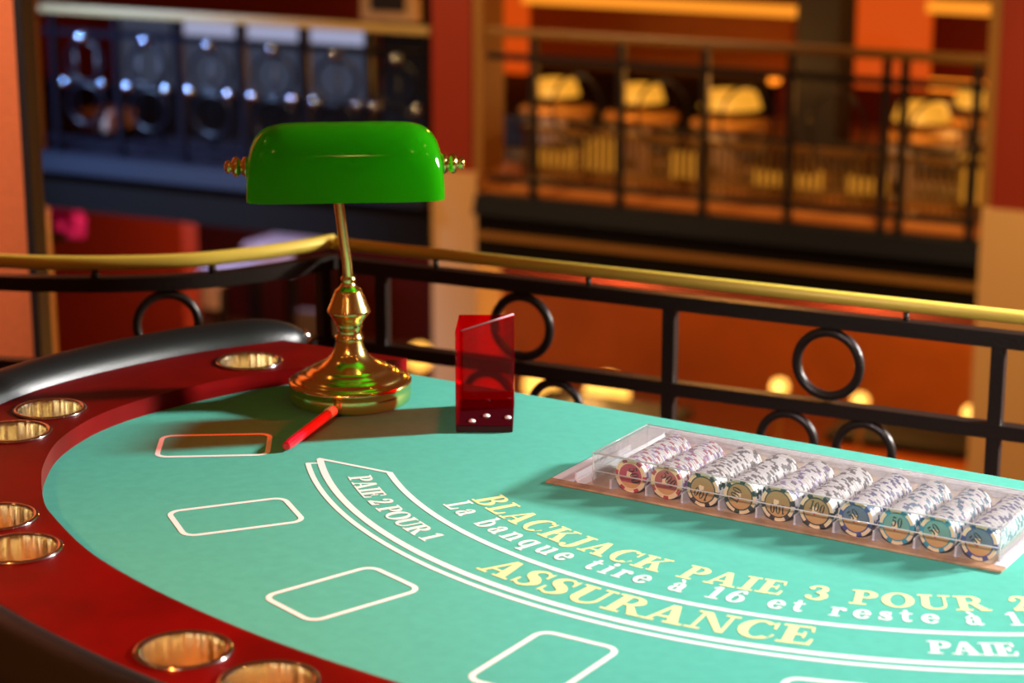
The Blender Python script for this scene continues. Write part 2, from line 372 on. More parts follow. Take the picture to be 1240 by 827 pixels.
half = [(-.769,-.130),(-.825,-.180),(-.880,-.255),(-.922,-.335),(-.950,-.425),(-.967,-.515),(-.968,-.590),(-.954,-.660),(-.924,-.735),(-.875,-.808),(-.832,-.857),(-.763,-.923),(-.708,-.960),(-.616,-1.012),(-.536,-1.046),(-.428,-1.080),(-.312,-1.107),(-.208,-1.124),(-.08,-1.136),(0,-1.138)]
outl = half + [(-x,y) for x,y in half[-2::-1]]
edge = [(x,y) for x,y in catmull(outl, 6)]
def offset(d, ymax):
    o = []
    for i,(x,y) in enumerate(edge):
        a = edge[max(i-1,0)]; b = edge[min(i+1,len(edge)-1)]; tx,ty = b[0]-a[0], b[1]-a[1]; l = math.hypot(tx,ty)
        o.append((x+ty/l*d, y-tx/l*d))
    # (outline runs left -> near -> right, outside is to its right)
    return [p for p in o if p[1] <= ymax]
def tl(pts): return [(x, y+OY) for x,y in pts]
trayloop = [(-.300,-.452),(.300,-.452),(.300,-.183),(-.300,-.183)]
inn = offset(.012, 9)
felt = planar('felt', [tl([(inn[0][0],-.120)]+inn[1:-1]+[(inn[-1][0],-.120)]), tl(trayloop)], FZ-.02, FZ, 'felt', table)
out = offset(.170, -.142)
cups = [(-.965,-.267),(-1.044,-.621),(-1.008,-.728),(-.774,-.995),(-.672,-1.060),(-.311,-1.189),(-.187,-1.204)]
cups += [(-x,y) for x,y in cups]
CR = .0475
circ = lambda c, r, n=40: [(c[0]+r*math.cos(2*PI*k/n), c[1]+r*math.sin(2*PI*k/n)) for k in range(n)]
wood = planar('wood_rim', [tl([(edge[0][0],-.122),(out[0][0],-.137)]+out+[(out[-1][0],-.137),(edge[-1][0],-.122)]+edge[::-1][1:-1])]+[tl(circ(c,CR)) for c in cups], FZ-.02, FZ+.025, 'mahogany', table)
# padded armrest
pc = offset(.203, -.070); n = len(pc)
mb = MB(); rr = []
for i in range(n):
    k = min(i, n-1-i); rr.append(.044*min(1., math.sqrt(1-(1-min(k,5)/5*.92-.08)**2)))
mb.tube([(x,y+OY,FZ+.012) for x,y in pc], rr, 22); mb.build('armrest', 'leather', table)
for e in (0,-1):
    mb = MB(); mb.ball((pc[e][0], pc[e][1]+OY, FZ+.018), .013); mb.build('armrest_end_cap', 'rimsteel', table)
# apron, underside and pedestals
ap = offset(.235, -.16); mb = MB(); mb.sweep([(x,y+OY,FZ-.10) for x,y in ap], .025, .15); mb.build('apron', 'table_black', table)
mb = MB(); mb.box((0,-.122+OY-.02,FZ-.10), (1.56,.02,.15)); mb.build('dealer_panel', 'table_black', table)
planar('underside', [tl([(-.95,-.16)]+[p for p in offset(.22,-.2)]+[(.95,-.16)])], FZ-.19, FZ-.175, 'table_black', table)
for sx in (-.5,.5):
    mb = MB(); mb.lathe([(.0,0),(.27,0),(.27,.03),(.10,.07),(.07,.12),(.07,.60),(.12,.70),(.16,FZ-.19)], 28, Matrix.Translation((sx,0,0))); mb.build('pedestal', 'table_black', table)
# cup holders
for c in cups:
    mb = MB()
    mb.lathe([(.0440,.0012),(.0455,.0028),(.0485,.0035),(.0515,.0025),(.0525,.0003),(.0470,-.0003)], 48, None, 1)
    mb.lathe([(.0440,.0012),(.0430,-.004),(.0425,-.074),(.0405,-.080),(.0,-.082)], 48, None, 0)
    mb.build('cup_holder', ['steel','rimsteel'], table, (c[0], c[1]+OY, FZ+.025))
# printed layout
ZP = FZ+.0004
def arc_line(r, w, a0, a1, n=90):
    mb = MB(); V = []
    for i in range(n+1):
        a = R(a0+(a1-a0)*i/n)
        for q in (r-w/2, r+w/2): V.append((q*math.sin(a), -q*math.cos(a)+OY, ZP))
    mb.add(V, [(2*i,2*i+1,2*i+3,2*i+2) for i in range(n)]); return mb
def seg(mb, p, q, w, ZP=FZ+.00045):
    p = Vector((p[0],p[1]+OY)); q = Vector((q[0],q[1]+OY)); d = (q-p).normalized(); n = Vector((-d.y,d.x))*w/2; p -= d*w/2; q += d*w/2
    mb.add([(*(p+n),ZP),(*(p-n),ZP),(*(q-n),ZP),(*(q+n),ZP)], [(0,1,2,3)])
pol = lambda r,a: (r*math.sin(R(a)), -r*math.cos(R(a)))
def up(o):
    for p in o.data.polygons:
        if p.normal.z < 0: p.flip()
up(arc_line(.8425,.0072,-48.2,48.2).build('outer_arc_line','white_print',felt))
mb = arc_line(.825,.0095,-49.3,49.3)
for sg in (-1,1): seg(mb, pol(.825,sg*49.3), pol(.7405,sg*43.6), .006); seg(mb, pol(.8425,sg*48.1), pol(.826,sg*48.0), .005)
up(mb.build('insurance_band_line','white_print',felt))
up(arc_line(.7405,.0085,-43.6,43.6).build('inner_arc_line','white_print',felt))
for k in range(-3,4):                          # seven betting boxes
    mb = MB(); ca = R(k*17.95-.4)
    L2, W2, rc, w = .0755, .0485, .016, .0070
    P = []
    for (qx,qy,s0) in ((1,1,0),(-1,1,90),(-1,-1,180),(1,-1,270)):
        for t in range(7):
            a = R(s0+15*t); P.append((qx*(W2-rc)+rc*math.cos(a), qy*(L2-rc)+rc*math.sin(a), math.cos(a), math.sin(a)))
    V = []
    for (x,y,nx,ny) in P:
        for q in (-w/2, w/2):
            X, Y = x+nx*q, -.970+y+ny*q
            V.append((X*math.cos(ca)-Y*math.sin(ca), X*math.sin(ca)+Y*math.cos(ca)+OY, ZP))
    m_ = len(P); mb.add(V, [(2*i,2*i+1,(2*i+3)%(2*m_),(2*i+2)%(2*m_)) for i in range(m_)]); up(mb.build('betting_box','white_print',felt))
arc_text('payout_lettering', 'BLACKJACK PAIE 3 POUR 2', .673, .043, -32.2, 34.9, 'cream_print', felt, ZP, .07, OY)
arc_text('rule_lettering', 'La banque tire à 16 et reste à 17', .7145, .037, -32.0, 35.0, 'white_print', felt, ZP, .22, OY, .008)
arc_text('insurance_lettering', 'ASSURANCE', .805, .051, -15.8, 15.3, 'cream_print', felt, ZP, .04, OY)
SPW = .36
arc_text('odds_lettering', 'PAIE 2 POUR 1', .798, .031, -43.3, -23.8, 'white_print', felt, ZP, -.02, OY, .015)
arc_text('odds_lettering', 'PAIE 2 POUR 1', .799, .034, 24.0, 44.6, 'white_print', felt, ZP, .0, OY, .02)

# ------------------------------------------------------------------ chip tray, chips, lid
tr = empty('chip_tray', TW(0,-.318,-.022), TH, label='wide pale plastic chip tray set into the felt, one slot left empty', cat='chip tray')
# tray frame local: y = layout y + .318, z = above the felt + .022
zf = .022
mb = MB()
def flange(x0,x1,y0,y1,a,b):                     # sloping rim strip
    mb.box(((x0+x1)/2,(y0+y1)/2,zf+.0022),(x1-x0,y1-y0,.0032),bev=.001)
mb.box((0,.138,zf+.0022),(.622,.016,.0032),bev=.001)
mb.box((-.295,0,zf+.0022),(.032,.262,.0032),bev=.001); mb.box((.303,0,zf+.0022),(.016,.262,.0032),bev=.001)
mb.build('flange','tray_plastic',tr)
mb = MB(); mb.box((0,-.1375,zf+.0022),(.622,.017,.0032),bev=.001); mb.build('front_lip','shaded_lip',tr)
mb = MB(); mb.prism([(-.279,.026),(-.262,.004),(-.258,.004),(-.275,.027)],-.122,.118,0,Matrix(((1,0,0,0),(0,0,1,0),(0,1,0,0),(0,0,0,1)))); mb.build('sloping_side','tray_white',tr)
mb = MB(); mb.box((0,0,.0015),(.592,.262,.003)); mb.box((0,0,.0165),(.58,.25,.005)); mb.build('floor_plate','tray_floor',tr)
mb = MB()
for yy in (-.1305,.1305): mb.box((0,yy,zf/2+.0005),(.592,.003,zf-.001))
for xx in (-.2955,.2955): mb.box((xx,0,zf/2+.0005),(.003,.258,zf-.001))
mb.build('basin_wall','tray_plastic',tr)
SP = .0525; X0 = -.202
CHR = .0228
cz = .020+zf                                    # chip axis height in tray frame
for k in range(-1,11):
    x = X0+SP*(k-.5)
    if abs(x) > .29: continue
    mb = MB(); mb.add([(x-.0022,-.118,.003),(x+.0022,-.118,.003),(x+.0012,-.118,.034),(x-.0012,-.118,.034),(x-.0022,.03,.003),(x+.0022,.03,.003),(x+.0012,.03,.034),(x-.0012,.03,.034)], [(0,1,2,3),(4,7,6,5),(0,4,5,1),(1,5,6,2),(2,6,7,3),(3,7,4,0)])
    mb.build('divider','tray_plastic',tr)

def chip_mesh(name, mi_cols):
    """one poker chip, axis along y, with six pairs of coloured edge spots"""
    mb = MB(); n = 36; t = .0039; rr = CHR; T = Matrix.Rotation(PI/2,4,'X')
    prof = [(rr-.0006,-t/2+.0001),(rr,-t/2+.0006),(rr,t/2-.0006),(rr-.0006,t/2-.0001)]
    for i in range(n):
        sp = (i % 6) in (0,1); md = (i % 6) == 3
        mb.lathe(prof, 1, T, 1 if sp else 0, False, 2*PI*i/n, 2*PI*(i+1)/n)
        for sg in (-1,1): mb.lathe([(rr*.80,sg*(t/2-.0001)),(rr-.0006,sg*(t/2-.0001))], 1, T, 1 if sp else 3, False, 2*PI*i/n, 2*PI*(i+1)/n)
        mb.lathe([(1e-5,-t/2+.0001),(rr*.80,-t/2+.0001)], 1, T, 2, False, 2*PI*i/n, 2*PI*(i+1)/n)
        mb.lathe([(rr*.80,t/2-.0001),(1e-5,t/2-.0001)], 1, T, 2, False, 2*PI*i/n, 2*PI*(i+1)/n)
    o = mb.build(name, ['chip_white',mi_cols[0],mi_cols[1],'face_ring']); me = o.data; bpy.data.objects.remove(o); return me
cols = [ # rim, face, value, edge colours of the column, words, rotation
 ('magenta','face_magenta','500',['magenta','violet'],'magenta',75),
 ('red','face_red','500',['violet','magenta'],'red',40),
 ('black','face_gold','100',['black'],'black-rimmed gold',200),
 ('green','face_gold','100',['black','green'],'dark green-rimmed gold',-70),
 ('black','face_gold','100',['black','violet'],'black-rimmed gold',180),
 ('black','face_gold','100',['black'],'black-rimmed gold',15),
 ('blue','face_blue','50',['blue'],'navy blue',-35),
 ('teal','face_teal','50',['blue','teal'],'pale teal',5),
 ('teal','face_teal','50',['teal','blue'],'teal',-40),
 ('blue','face_blue','50',['blue'],'dark blue',-45)]
ordw = ['leftmost','second','third','fourth','fifth','sixth','seventh','eighth','ninth','rightmost']
num = ['front','second','third','fourth','fifth','sixth','seventh','eighth','ninth','tenth','eleventh','twelfth','thirteenth','fourteenth','fifteenth','sixteenth','seventeenth','eighteenth','nineteenth','twentieth','twenty-first','twenty-second','twenty-third','twenty-fourth','twenty-fifth','twenty-sixth','twenty-seventh','twenty-eighth','twenty-ninth','thirtieth']
cache = {}
def cmesh(rim, face):
    if (rim,face) not in cache: cache[(rim,face)] = chip_mesh('poker_chip', ['chip_'+rim, face])
    return cache[(rim,face)]
counts = [30,29,30,30,29,30,30,30,30,30]
for k,(rim,face,val,ecs,word,rotd) in enumerate(cols):
    cx = X0+SP*k
    for j in range(counts[k]):
        ec = rim if j == 0 else ecs[(j*7+k) % len(ecs)]
        me = cmesh(ec, face)
        o = bpy.data.objects.new('poker_chip', me); COL.objects.link(o)
        o.location = TW(cx+random.uniform(-.0006,.0006), -.428+j*.0043, .0203+random.uniform(-.0004,.0004))
        o.rotation_euler = (R(random.uniform(-.3,.3)), random.uniform(0,2*PI) if j else R(rotd), TH+R(random.uniform(-.35,.35)))
        colname = f'{ordw[k]} column' if k in (0,9) else f'{ordw[k]} column from left'
        if j == 0:
            tag(o, f'front chip with {word} face reading {val}, {colname}', 'poker chip', f'chips in the {colname} of the tray')
            # printed face, with a reflection painted in below
            y = -.00200; r0 = CHR*.80
            mb = MB()
            mb.lathe([(CHR*.80,0),(CHR*.73,0)], 36, Matrix.Rotation(PI/2,4,'X'), 0, False)
            mb.v = [(a,y,c) for a,b,c in mb.v]
            mb.build('face_ring',('face_ring' if k < 2 else 'chip_'+rim),o)
            # tan lower half painting in an orange reflection (counter-rotated so that it hangs level) with small cards
            ro = R(rotd); ca, sa = math.cos(-ro), math.sin(-ro)
            rot = lambda x,z: (x*ca+z*sa, y-.0001, -x*sa+z*ca)
            ha = 215 if k < 2 else 188
            mb = MB(); pr = [rot(CHR*.72*math.cos(R(ha+(180-2*(ha-180))*q/16)), CHR*.72*math.sin(R(ha+(180-2*(ha-180))*q/16))) for q in range(17)]
            mb.add(pr, [list(range(17))])
            mb.add([(q[0],y-.0002,q[2]) for q in [rot(-.006,-.002),rot(.001,-.003),rot(.002,.005),rot(-.005,.006)]], [(0,1,2,3)], 1)
            mb.add([(q[0],y-.0003,q[2]) for q in [rot(-.002+.0014*math.cos(2*PI*i/8),-.004+.0014*math.sin(2*PI*i/8)) for i in range(8)]], [list(range(8))], 2)
            mb.build('face_picture_reflection',['face_reflection','face_card','face_heart'],o)
            # the value in ink
            mb = MB(); cap = .0125; w = line_width(val,.1)*cap*.72; x = -w/2
            for c in val:
                adv, polys = GL[c]
                for p in polys:
                    mb.add([(x+gx*cap*.72, y-.0004, .0020+gy*cap-.002) for gx,gy in p], [list(range(len(p)))])
                x += (adv+.1)*cap*.72
            mb.build('value_lettering','face_ink',o)
        else:
            tag(o, f'{ec}-spotted white chip, {num[j]} from the front, {colname}', 'poker chip', f'chips in the {colname} of the tray')
# clear lid over the chips
lid = empty('lid', (.024,0,.0262), 0); lid.parent = tr; lid['label'] = 'clear acrylic box lid over the chips'
mb = MB(); lx, y0, y1, hz, t = .276, -.123, .025, .0430, .0028
mb.box((0,(y0+y1)/2,hz-t/2),(2*lx,y1-y0,t),bev=.0006); mb.build('top_panel','hazy_acrylic',lid)
mb = MB(); mb.box((0,y0+t/2,hz/2-t/2),(2*lx,t,hz-t),bev=.0006); mb.build('front_panel','clear_front',lid)
mb = MB(); mb.box((0,y1-t/2,hz/2-t/2),(2*lx,t,hz-t),bev=.0006); mb.build('back_panel','hazy_acrylic',lid)
for sx in (-1,1):
    mb = MB(); mb.box((sx*(lx-t/2),(y0+y1)/2,hz/2-t/2),(t,y1-y0-2*t,hz-t),bev=.0006); mb.build('end_panel','hazy_acrylic',lid)

for (a,b) in (((-lx,y0,hz-.001),(lx,y0,hz-.001)),((-lx,y1,hz-.001),(lx,y1,hz-.001)),((-lx,y0,.001),(-lx,y0,hz)),((lx,y0,.001),(lx,y0,hz)),((-lx,y0,hz-.001),(-lx,y1,hz-.001)),((lx,y0,hz-.001),(lx,y1,hz-.001)),((-lx,y0,.018),(lx,y0,.018))):
    mb = MB(); mb.tube([a,b],.0009,6); mb.build('bright_edge','lid_edge_highlight',lid)  # pale rods added to draw the lid's bright edge highlights

# ------------------------------------------------------------------ banker's lamp
LP = Vector((-.2414,3.0571,FZ+.0005))
lamp = empty('bankers_lamp', LP, R(5), label='brass desk lamp with a glossy green glass shade on the felt', cat='lamp')
mb = MB()
mb.lathe([(.0,0),(.087,0),(.0893,.002),(.0905,.007),(.0908,.012),(.0903,.018),(.0895,.0225),(.0908,.0240),(.0915,.027),(.0915,.031),(.086,.0335),(.080,.0345),(.0785,.037),(.076,.040),(.068,.0435),(.060,.047),(.0585,.0495),(.052,.0525),(.043,.0565),(.035,.062),(.0285,.068),(.0245,.075),(.0215,.083),(.0195,.091)], 64); mb.build('base','brass',lamp)
mb = MB()
mb.lathe([(.0195,.091),(.0210,.093),(.0215,.096),(.0195,.099),(.0180,.102),(.0180,.110),(.0200,.112),(.0195,.115),(.0205,.119),(.0250,.126),(.0310,.1335),(.0322,.1362),(.0310,.139),(.0270,.148),(.0235,.157),(.0205,.164),(.0195,.168),(.0165,.170),(.0130,.173),(.0105,.177),(.0095,.180),(.0110,.183),(.0110,.186),(.0085,.189)], 48); mb.build('stem_knuckle','brass',lamp)
mb = MB()
p = catmull([(0,0,.185),(-.0015,0,.21),(-.0062,0,.25),(-.0105,0,.29),(-.0132,0,.32),(-.0138,0,.348)],6); mb.tube(p,.0075,16); mb.ball((-.0138,0,.348),.0125); mb.build('pole','brass',lamp)
# yoke under the shade that carries the end screws
mb = MB(); SXc = -.0010; AX = .354
yk = catmull([(SXc-.150,0,AX),(SXc-.143,0,AX-.010),(SXc-.10,0,AX-.006),(-.014,0,AX-.006),(SXc+.10,0,AX-.006),(SXc+.143,0,AX-.010),(SXc+.150,0,AX)],6)
mb.tube(yk,.004,10); mb.build('yoke','brass',lamp)
# glass shade: a trough with rounded ends, open below
def shade(mbx, L, D, Hh, z0, inset, mi):
    nu, nv = 60, 26; V = []
    for i in range(nu+1):
        u = -1+2*i/nu; a = math.copysign(abs(math.sin(u*PI/2)), u)
        tt = abs(a); sc = (1-tt**7)**(1/3.2) if tt < 1 else 0
        sc = max(sc, .0)
        for j in range(nv+1):
            an = PI*j/nv; e = .72
            cy_ = math.copysign(abs(math.cos(an))**e, math.cos(an)); cz_ = abs(math.sin(an))**e
            wid = (.80+.20*sc); V.append((SXc+a*(L/2-inset), -cy_*(D/2-inset)*(.55+.45*sc), z0+cz_*(Hh-inset)*sc))
    m_ = nv+1
    mbx.add(V, [(i*m_+j,(i+1)*m_+j,(i+1)*m_+j+1,i*m_+j+1) for i in range(nu) for j in range(nv)], mi, True)
    return V
mb = MB(); shade(mb,.285,.128,.106,.3100,0,0); shade(mb,.285,.128,.106,.3100,.004,1)
mb.build('shade',['green_glass','opal_glass'],lamp)
for sx in (-1,1):
    mb = MB(); T = Matrix.Translation((SXc+sx*.1405,0,AX)) @ Matrix.Rotation(sx*PI/2,4,'Y') @ Matrix.Diagonal((1.12,1.12,1.05,1))
    mb.lathe([(.0,0),(.0125,0),(.0135,.003),(.0125,.006),(.0085,.0075),(.0085,.010),(.0120,.0125),(.0135,.016),(.0120,.0195),(.0080,.0215),(.0060,.023),(.0085,.025),(.0088,.028),(.0065,.031),(.0,.0325)],24,T); mb.build('end_knob','brass',lamp)

# ------------------------------------------------------------------ discard holder (red acrylic)
hold = empty('discard_holder', (-.0385,2.940,FZ+.0006), R(-1), label='translucent red acrylic discard card holder standing behind the betting layout', cat='card holder')
w = .0405
mb = MB(); mb.box((0,.0165,.005),(2*w,.133,.010),bev=.0015); mb.build('base_plate','dark_red_acrylic',hold)
fr = Matrix.Rotation(PI/2,4,'X')
mb = MB(); mb.prism([(-w+.0036,.0102),(w,.0102),(w,.1500),(-w+.0036,.1245)],-.0395,-.036,0,fr); mb.build('front_panel','red_acrylic',hold)
mb = MB(); mb.tube([(-w+.0036,.0378,.1250),(w,.0378,.1505)],.0019,8); mb.build('bright_edge','edge_acrylic',hold)
mb = MB(); mb.box((0,.0805,.0745),(2*w,.0035,.128),bev=.0005); mb.build('back_panel','red_acrylic',hold)
mb = MB(); mb.prism([(-.0497,.0105),(.0785,.0105),(.0785,.1385),(-.0497,.1470)],-w,-w+.0033,0,Matrix(((0,0,1,0),(1,0,0,0),(0,1,0,0),(0,0,0,1)))); mb.build('side_panel','red_acrylic',hold)
mb = MB(); mb.box((w-.0017,.0592,.0745),(.0033,.0385,.128),bev=.0005); mb.build('side_panel','red_acrylic',hold)
for (sx,sy) in ((-.018,-.030),(.002,-.004),(.033,-.012)):
    mb = MB(); mb.lathe([(.0,.0128),(.0032,.0126),(.0048,.0112),(.0050,.010)],16,Matrix.Translation((sx,sy,0))); mb.build('screw','screw',hold)

# ------------------------------------------------------------------ red pen leaning on the lamp's foot
P0 = Vector((-.3115,2.7990,FZ+.0082)); P1 = Vector((-.2500,2.9785,FZ+.0150))
ax = (P1-P0); Lp = ax.length
pen = empty('pen', P0, 0, label='short red pen with white collar lying against the brass lamp foot', cat='pen'); pen.rotation_mode = 'QUATERNION'; pen.rotation_quaternion = ax.to_track_quat('Z','Y')
mb = MB(); mb.lathe([(.0,.0),(.0045,.0),(.0062,.0015),(.0072,.012),(.0075,.02),(.0075,Lp*.72),(.0070,Lp*.76)],10,None,0,False); mb.build('barrel','pen_red',pen)
mb = MB(); mb.lathe([(.0068,Lp*.758),(.0079,Lp*.765),(.0079,Lp*.85),(.0060,Lp*.865)],16); mb.build('collar','cream',pen)
mb = MB(); mb.lathe([(.0058,Lp*.843),(.0042,Lp*.90),(.0022,Lp*.95),(.0012,Lp*.985),(.0,Lp*.99)],12); mb.build('tip','brass',pen)

# ------------------------------------------------------------------ our balcony: floor and railing
ZR = FZ+.06
ra, rb = Vector((-.318,3.878)), Vector((1.62,2.921))
ru = (rb-ra).normalized(); rn = Vector((-ru.y,ru.x))
lc = [(-.318,3.878),(-.335,3.905),(-.40,3.845),(-.481,3.786),(-.58,3.738),(-.694,3.718),(-.80,3.717),(-.919,3.732),(-1.15,3.79),(-1.45,3.90),(-2.2,4.18),(-3.0,4.48)]
lcs = catmull(lc[1:], 8)
flo = MB(); flo.prism([(-3.2,-1.6),(3.4,-1.6),(3.4,2.05),(rb.x,rb.y+.06),(ra.x,ra.y+.06),(-.48,3.85),(-.69,3.78),(-.92,3.79),(-1.45,3.96),(-3.1,4.6),(-3.2,4.6)],-.25,0)
tag(flo.build('floor','wine_floor'), kind='structure')
rail = empty('balcony_railing', (*((ra+rb)/2),0), 0, label='straight wrought-iron balcony railing with brass handrail and rings behind the table', cat='railing')
RO = Vector((*((ra+rb)/2),0))
def rp(t, z): q = ra+ru*t; return Vector((q.x,q.y,z))-RO
LEN = (rb-ra).length
ang = math.atan2(ru.y,ru.x)
mb = MB(); mb.tube([rp(-.012,ZR),rp(.3,ZR),rp(LEN,ZR)],.0112,14); mb.build('handrail','railbrass',rail)
ZT, ZL = ZR-.0385, ZR-.193
mb = MB(); mb.sweep([rp(0,ZT),rp(LEN,ZT)],.026,.026); mb.build('top_bar','iron',rail)
mb = MB(); mb.sweep([rp(0,ZL),rp(LEN,ZL)],.026,.024); mb.build('middle_bar','iron',rail)
mb = MB(); mb.sweep([rp(0,.12),rp(LEN,.12)],.026,.024); mb.build('bottom_bar','iron',rail)
# post stations along the rail (metres from the corner)
def station(px, z):                                # where the sight line through image column px meets the rail line
    k = (px-620)/F; # x = k * depth, depth = y cos p + (EYE-z) sin p
    c, sn = math.cos(PIT), math.sin(PIT)
    # ra.x+ru.x t = k((ra.y+ru.y t)c + (EYE-z)sn)
    return (k*(ra.y*c+(EYE-z)*sn)-ra.x)/(ru.x-k*ru.y*c)
st = [station(464,FZ-.05), station(816,FZ-.05), station(1208,FZ-.05)]
bay = (st[2]-st[0])/2
st = [st[0]+bay*i for i in range(5) if st[0]+bay*i < LEN]
def ring(root, c, r, t, dirv, name='ring'):
    mb = MB(); n = 36
    mb.tube([c+dirv*(r*math.cos(2*PI*i/n))+Vector((0,0,r*math.sin(2*PI*i/n))) for i in range(n)], t, 10, 0, True); mb.build(name,'iron',root)
u3 = Vector((ru.x,ru.y,0))
for t in [0.01]+st:
    mb = MB(); c = rp(t,(ZT)/2); mb.box(c,(.023,.023,ZT),ang,bev=.002); mb.build('post','iron',rail)
RR = (ZT-.013-(ZL+.012))/2-.001
mids = [(a+b)/2 for a,b in zip(st,st[1:])]
for t in mids:
    ring(rail, rp(t,(ZT+ZL-.001)/2), RR-.0085, .0085, u3)
    for d in (-.068,.068): ring(rail, rp(t+d,ZL-.012-.056), .0485, .0078, u3)
for t in [bay*.35]+[m+.13 for m in mids]:
    mb = MB(); mb.tube([rp(t,ZT+.012),rp(t,ZR-.012)],.005,8); mb.build('bracket','iron',rail)
rl = empty('balcony_railing', (-.75,3.72,0), 0, label='curved wrought-iron balcony railing with brass handrail at left beyond the armrest', cat='railing')
LO = Vector((-.75,3.72,0))
lv = lambda z, pts=lcs: [Vector((x,y,z))-LO for x,y in pts]
mb = MB(); mb.tube(lv(ZR),.0128,14); mb.build('handrail','railbrass',rl)
mb = MB(); mb.sweep(lv(ZT),.026,.026); mb.build('top_bar','iron',rl)
mb = MB(); mb.sweep(lv(ZL),.026,.024); mb.build('middle_bar','iron',rl)
mb = MB(); mb.sweep(lv(.12),.026,.024); mb.build('bottom_bar','iron',rl)
def nearest(px, z):
    best = None
    for i,(x,y) in enumerate(lcs):
        X = 620+F*x/(y*math.cos(PIT)+(EYE-z)*math.sin(PIT))
        if best is None or abs(X-px) < best[0]: best = (abs(X-px), i)
    i = best[1]; a = Vector(lcs[max(i-1,0)]); b = Vector(lcs[min(i+1,len(lcs)-1)]); d = (b-a).normalized()
    return Vector((*lcs[i],0))-LO, Vector((d.x,d.y,0))
c, d = nearest(204, FZ-.06); ring(rl, c+Vector((0,0,(ZT+ZL)/2)), RR-.0085, .0085, d)
for dd in (-.068,.068): ring(rl, c+d*dd+Vector((0,0,ZL-.012-.056)), .0485, .0078, d)
for px in (392,-60):
    c, d = nearest(px, FZ-.06); mb = MB(); mb.box(c+Vector((0,0,ZT/2)),(.023,.023,ZT),math.atan2(d.y,d.x),bev=.002); mb.build('post','iron',rl)
for px in (119,261):
    c, d = nearest(px, FZ+.03); mb = MB(); mb.tube([c+Vector((0,0,ZT+.012)),c+Vector((0,0,ZR-.012))],[.009,.006],8); mb.build('bracket','iron',rl)

# ------------------------------------------------------------------ near left: an orange wall panel with dark edge
def at(px, py, Y):                                 # point on the sight line through (px,py) at world depth Y
    x = (px-620)/F; y = (413.5-py)/F
    d = Vector((x, math.cos(PIT)+y*math.sin(PIT), -math.sin(PIT)+y*math.cos(PIT)))
    return Vector((0,0,EYE))+d*(Y/d.y)
q = at(31,200,4.75)
mb = MB(); mb.box((q.x-.75,4.79,1.1),(1.5,.08,3.2)); tag(mb.build('wall_left','panel_orange'), kind='structure')
mb = MB(); mb.box((q.x+.009,4.78,1.1),(.018,.12,3.2)); tag(mb.build('trim_1','dark'), kind='structure')

# ------------------------------------------------------------------ far side of the hall
FA = R(-27.); fu = Vector((math.cos(FA),math.sin(FA),0)); fn = Vector((-math.sin(FA),math.cos(FA),0))
FP0 = Vector((-.09,12.5,0))
def fs(px, py, o=0.):                              # sight line -> (s, z) on the vertical plane lying o metres behind the balcony edge
    x = (px-620)/F; y = (413.5-py)/F
    d = Vector((x, math.cos(PIT)+y*math.sin(PIT), -math.sin(PIT)+y*math.cos(PIT)))
    t = (FP0.dot(fn)+o)/d.dot(fn); p = d*t; return (p-FP0).dot(fu), EYE+p.z
def fw(s_, o, z): p = FP0+fu*s_+fn*o; return Vector((p.x,p.y,z))
def fbox(mb, s0, s1, o0, o1, z0, z1, mi=0, bev=0, org=None):
    c = fw((s0+s1)/2,(o0+o1)/2,(z0+z1)/2); mb.box(c-org if org else c, (s1-s0,o1-o0,z1-z0), FA, mi, bev=bev)
def struct(name, m, *boxes):
    mb = MB()
    for b in boxes: fbox(mb,*b)
    return tag(mb.build(name,m), kind='structure')
ZS = fs(640,241)[1]                                # far balcony floor
GZ = -3.1                                          # ground storey floor
ZC = 2.75                                          # underside of the storey above
sA = fs(523,100)[0]; sA2 = fs(586,100,.30)[0]
sB = fs(1211,150)[0]
sC = fs(28,100)[0]
zA = fs(540,205)[1]; zB = fs(1225,250)[1]
struct('pillar_red_upper','pillar_red',(sA,sA+.27,0,.3,zA,ZC)); struct('pillar_trim_upper','pillar_trim',(sA+.27,sA+.33,.02,.3,zA,ZC))
struct('pillar_beige_lower','pillar_beige',(sA,sA+.31,-.02,.3,GZ,zA))
struct('pillar_red_upper','pillar_red',(sB,sB+.8,-.1,.3,zB,ZC)); struct('pillar_trim_upper','pillar_trim',(sB-.07,sB,-.06,.3,zB,ZC))
struct('pillar_beige_lower','pillar_beige',(sB-.04,sB+.8,-.12,.3,GZ,zB))
struct('pillar_beige_left','pillar_beige',(sC-.3,sC+.10,-.02,.06,GZ,ZC))
# balcony slabs
for (a,b,n_) in ((sC-.1,sA,'left'),(sA+.33,sB-.04,'right')):
    struct(f'slab_{n_}','slab_dark',(a-2.5,b,.12,6.0 if n_ == 'left' else 1.05,ZS-.36,ZS-.02))
    mb = MB(); T = Matrix.Translation(fw(0,0,0)) @ Matrix.Rotation(FA,4,'Z')
    dp = .9 if n_ == 'left' else .05
    mb.prism([(-.12,ZS-.10),(-.08,ZS+.01),(dp,ZS+.01),(dp,ZS-.10)],a+.0,b,0,T @ Matrix(((0,0,1,0),(1,0,0,0),(0,1,0,0),(0,0,0,1))))
    tag(mb.build(f'trim_{2 if n_=="left" else 3}','slab_blue'),kind='structure')
    struct(f'beam_{n_}','slab_dark',(a,b,-.06,.12,ZS-.36,ZS-.10))
struct('carpet_floor','carpet',(sA-1.5,sB-.04,.05,1.05,ZS-.02,ZS+.002))
struct('ceiling','wall_maroon',(sC-2,sB+2,-.3,9.,ZC,ZC+.2))
# back walls of the upper storey
struct('wall_back','wall_maroon',(fs(548,100,6.)[0],sB+3,6.0,6.2,ZS-.4,ZC))
struct('wall_back','wall_red',(sC-4,fs(540,100,3.)[0],3.0,3.2,ZS-.4,ZC))
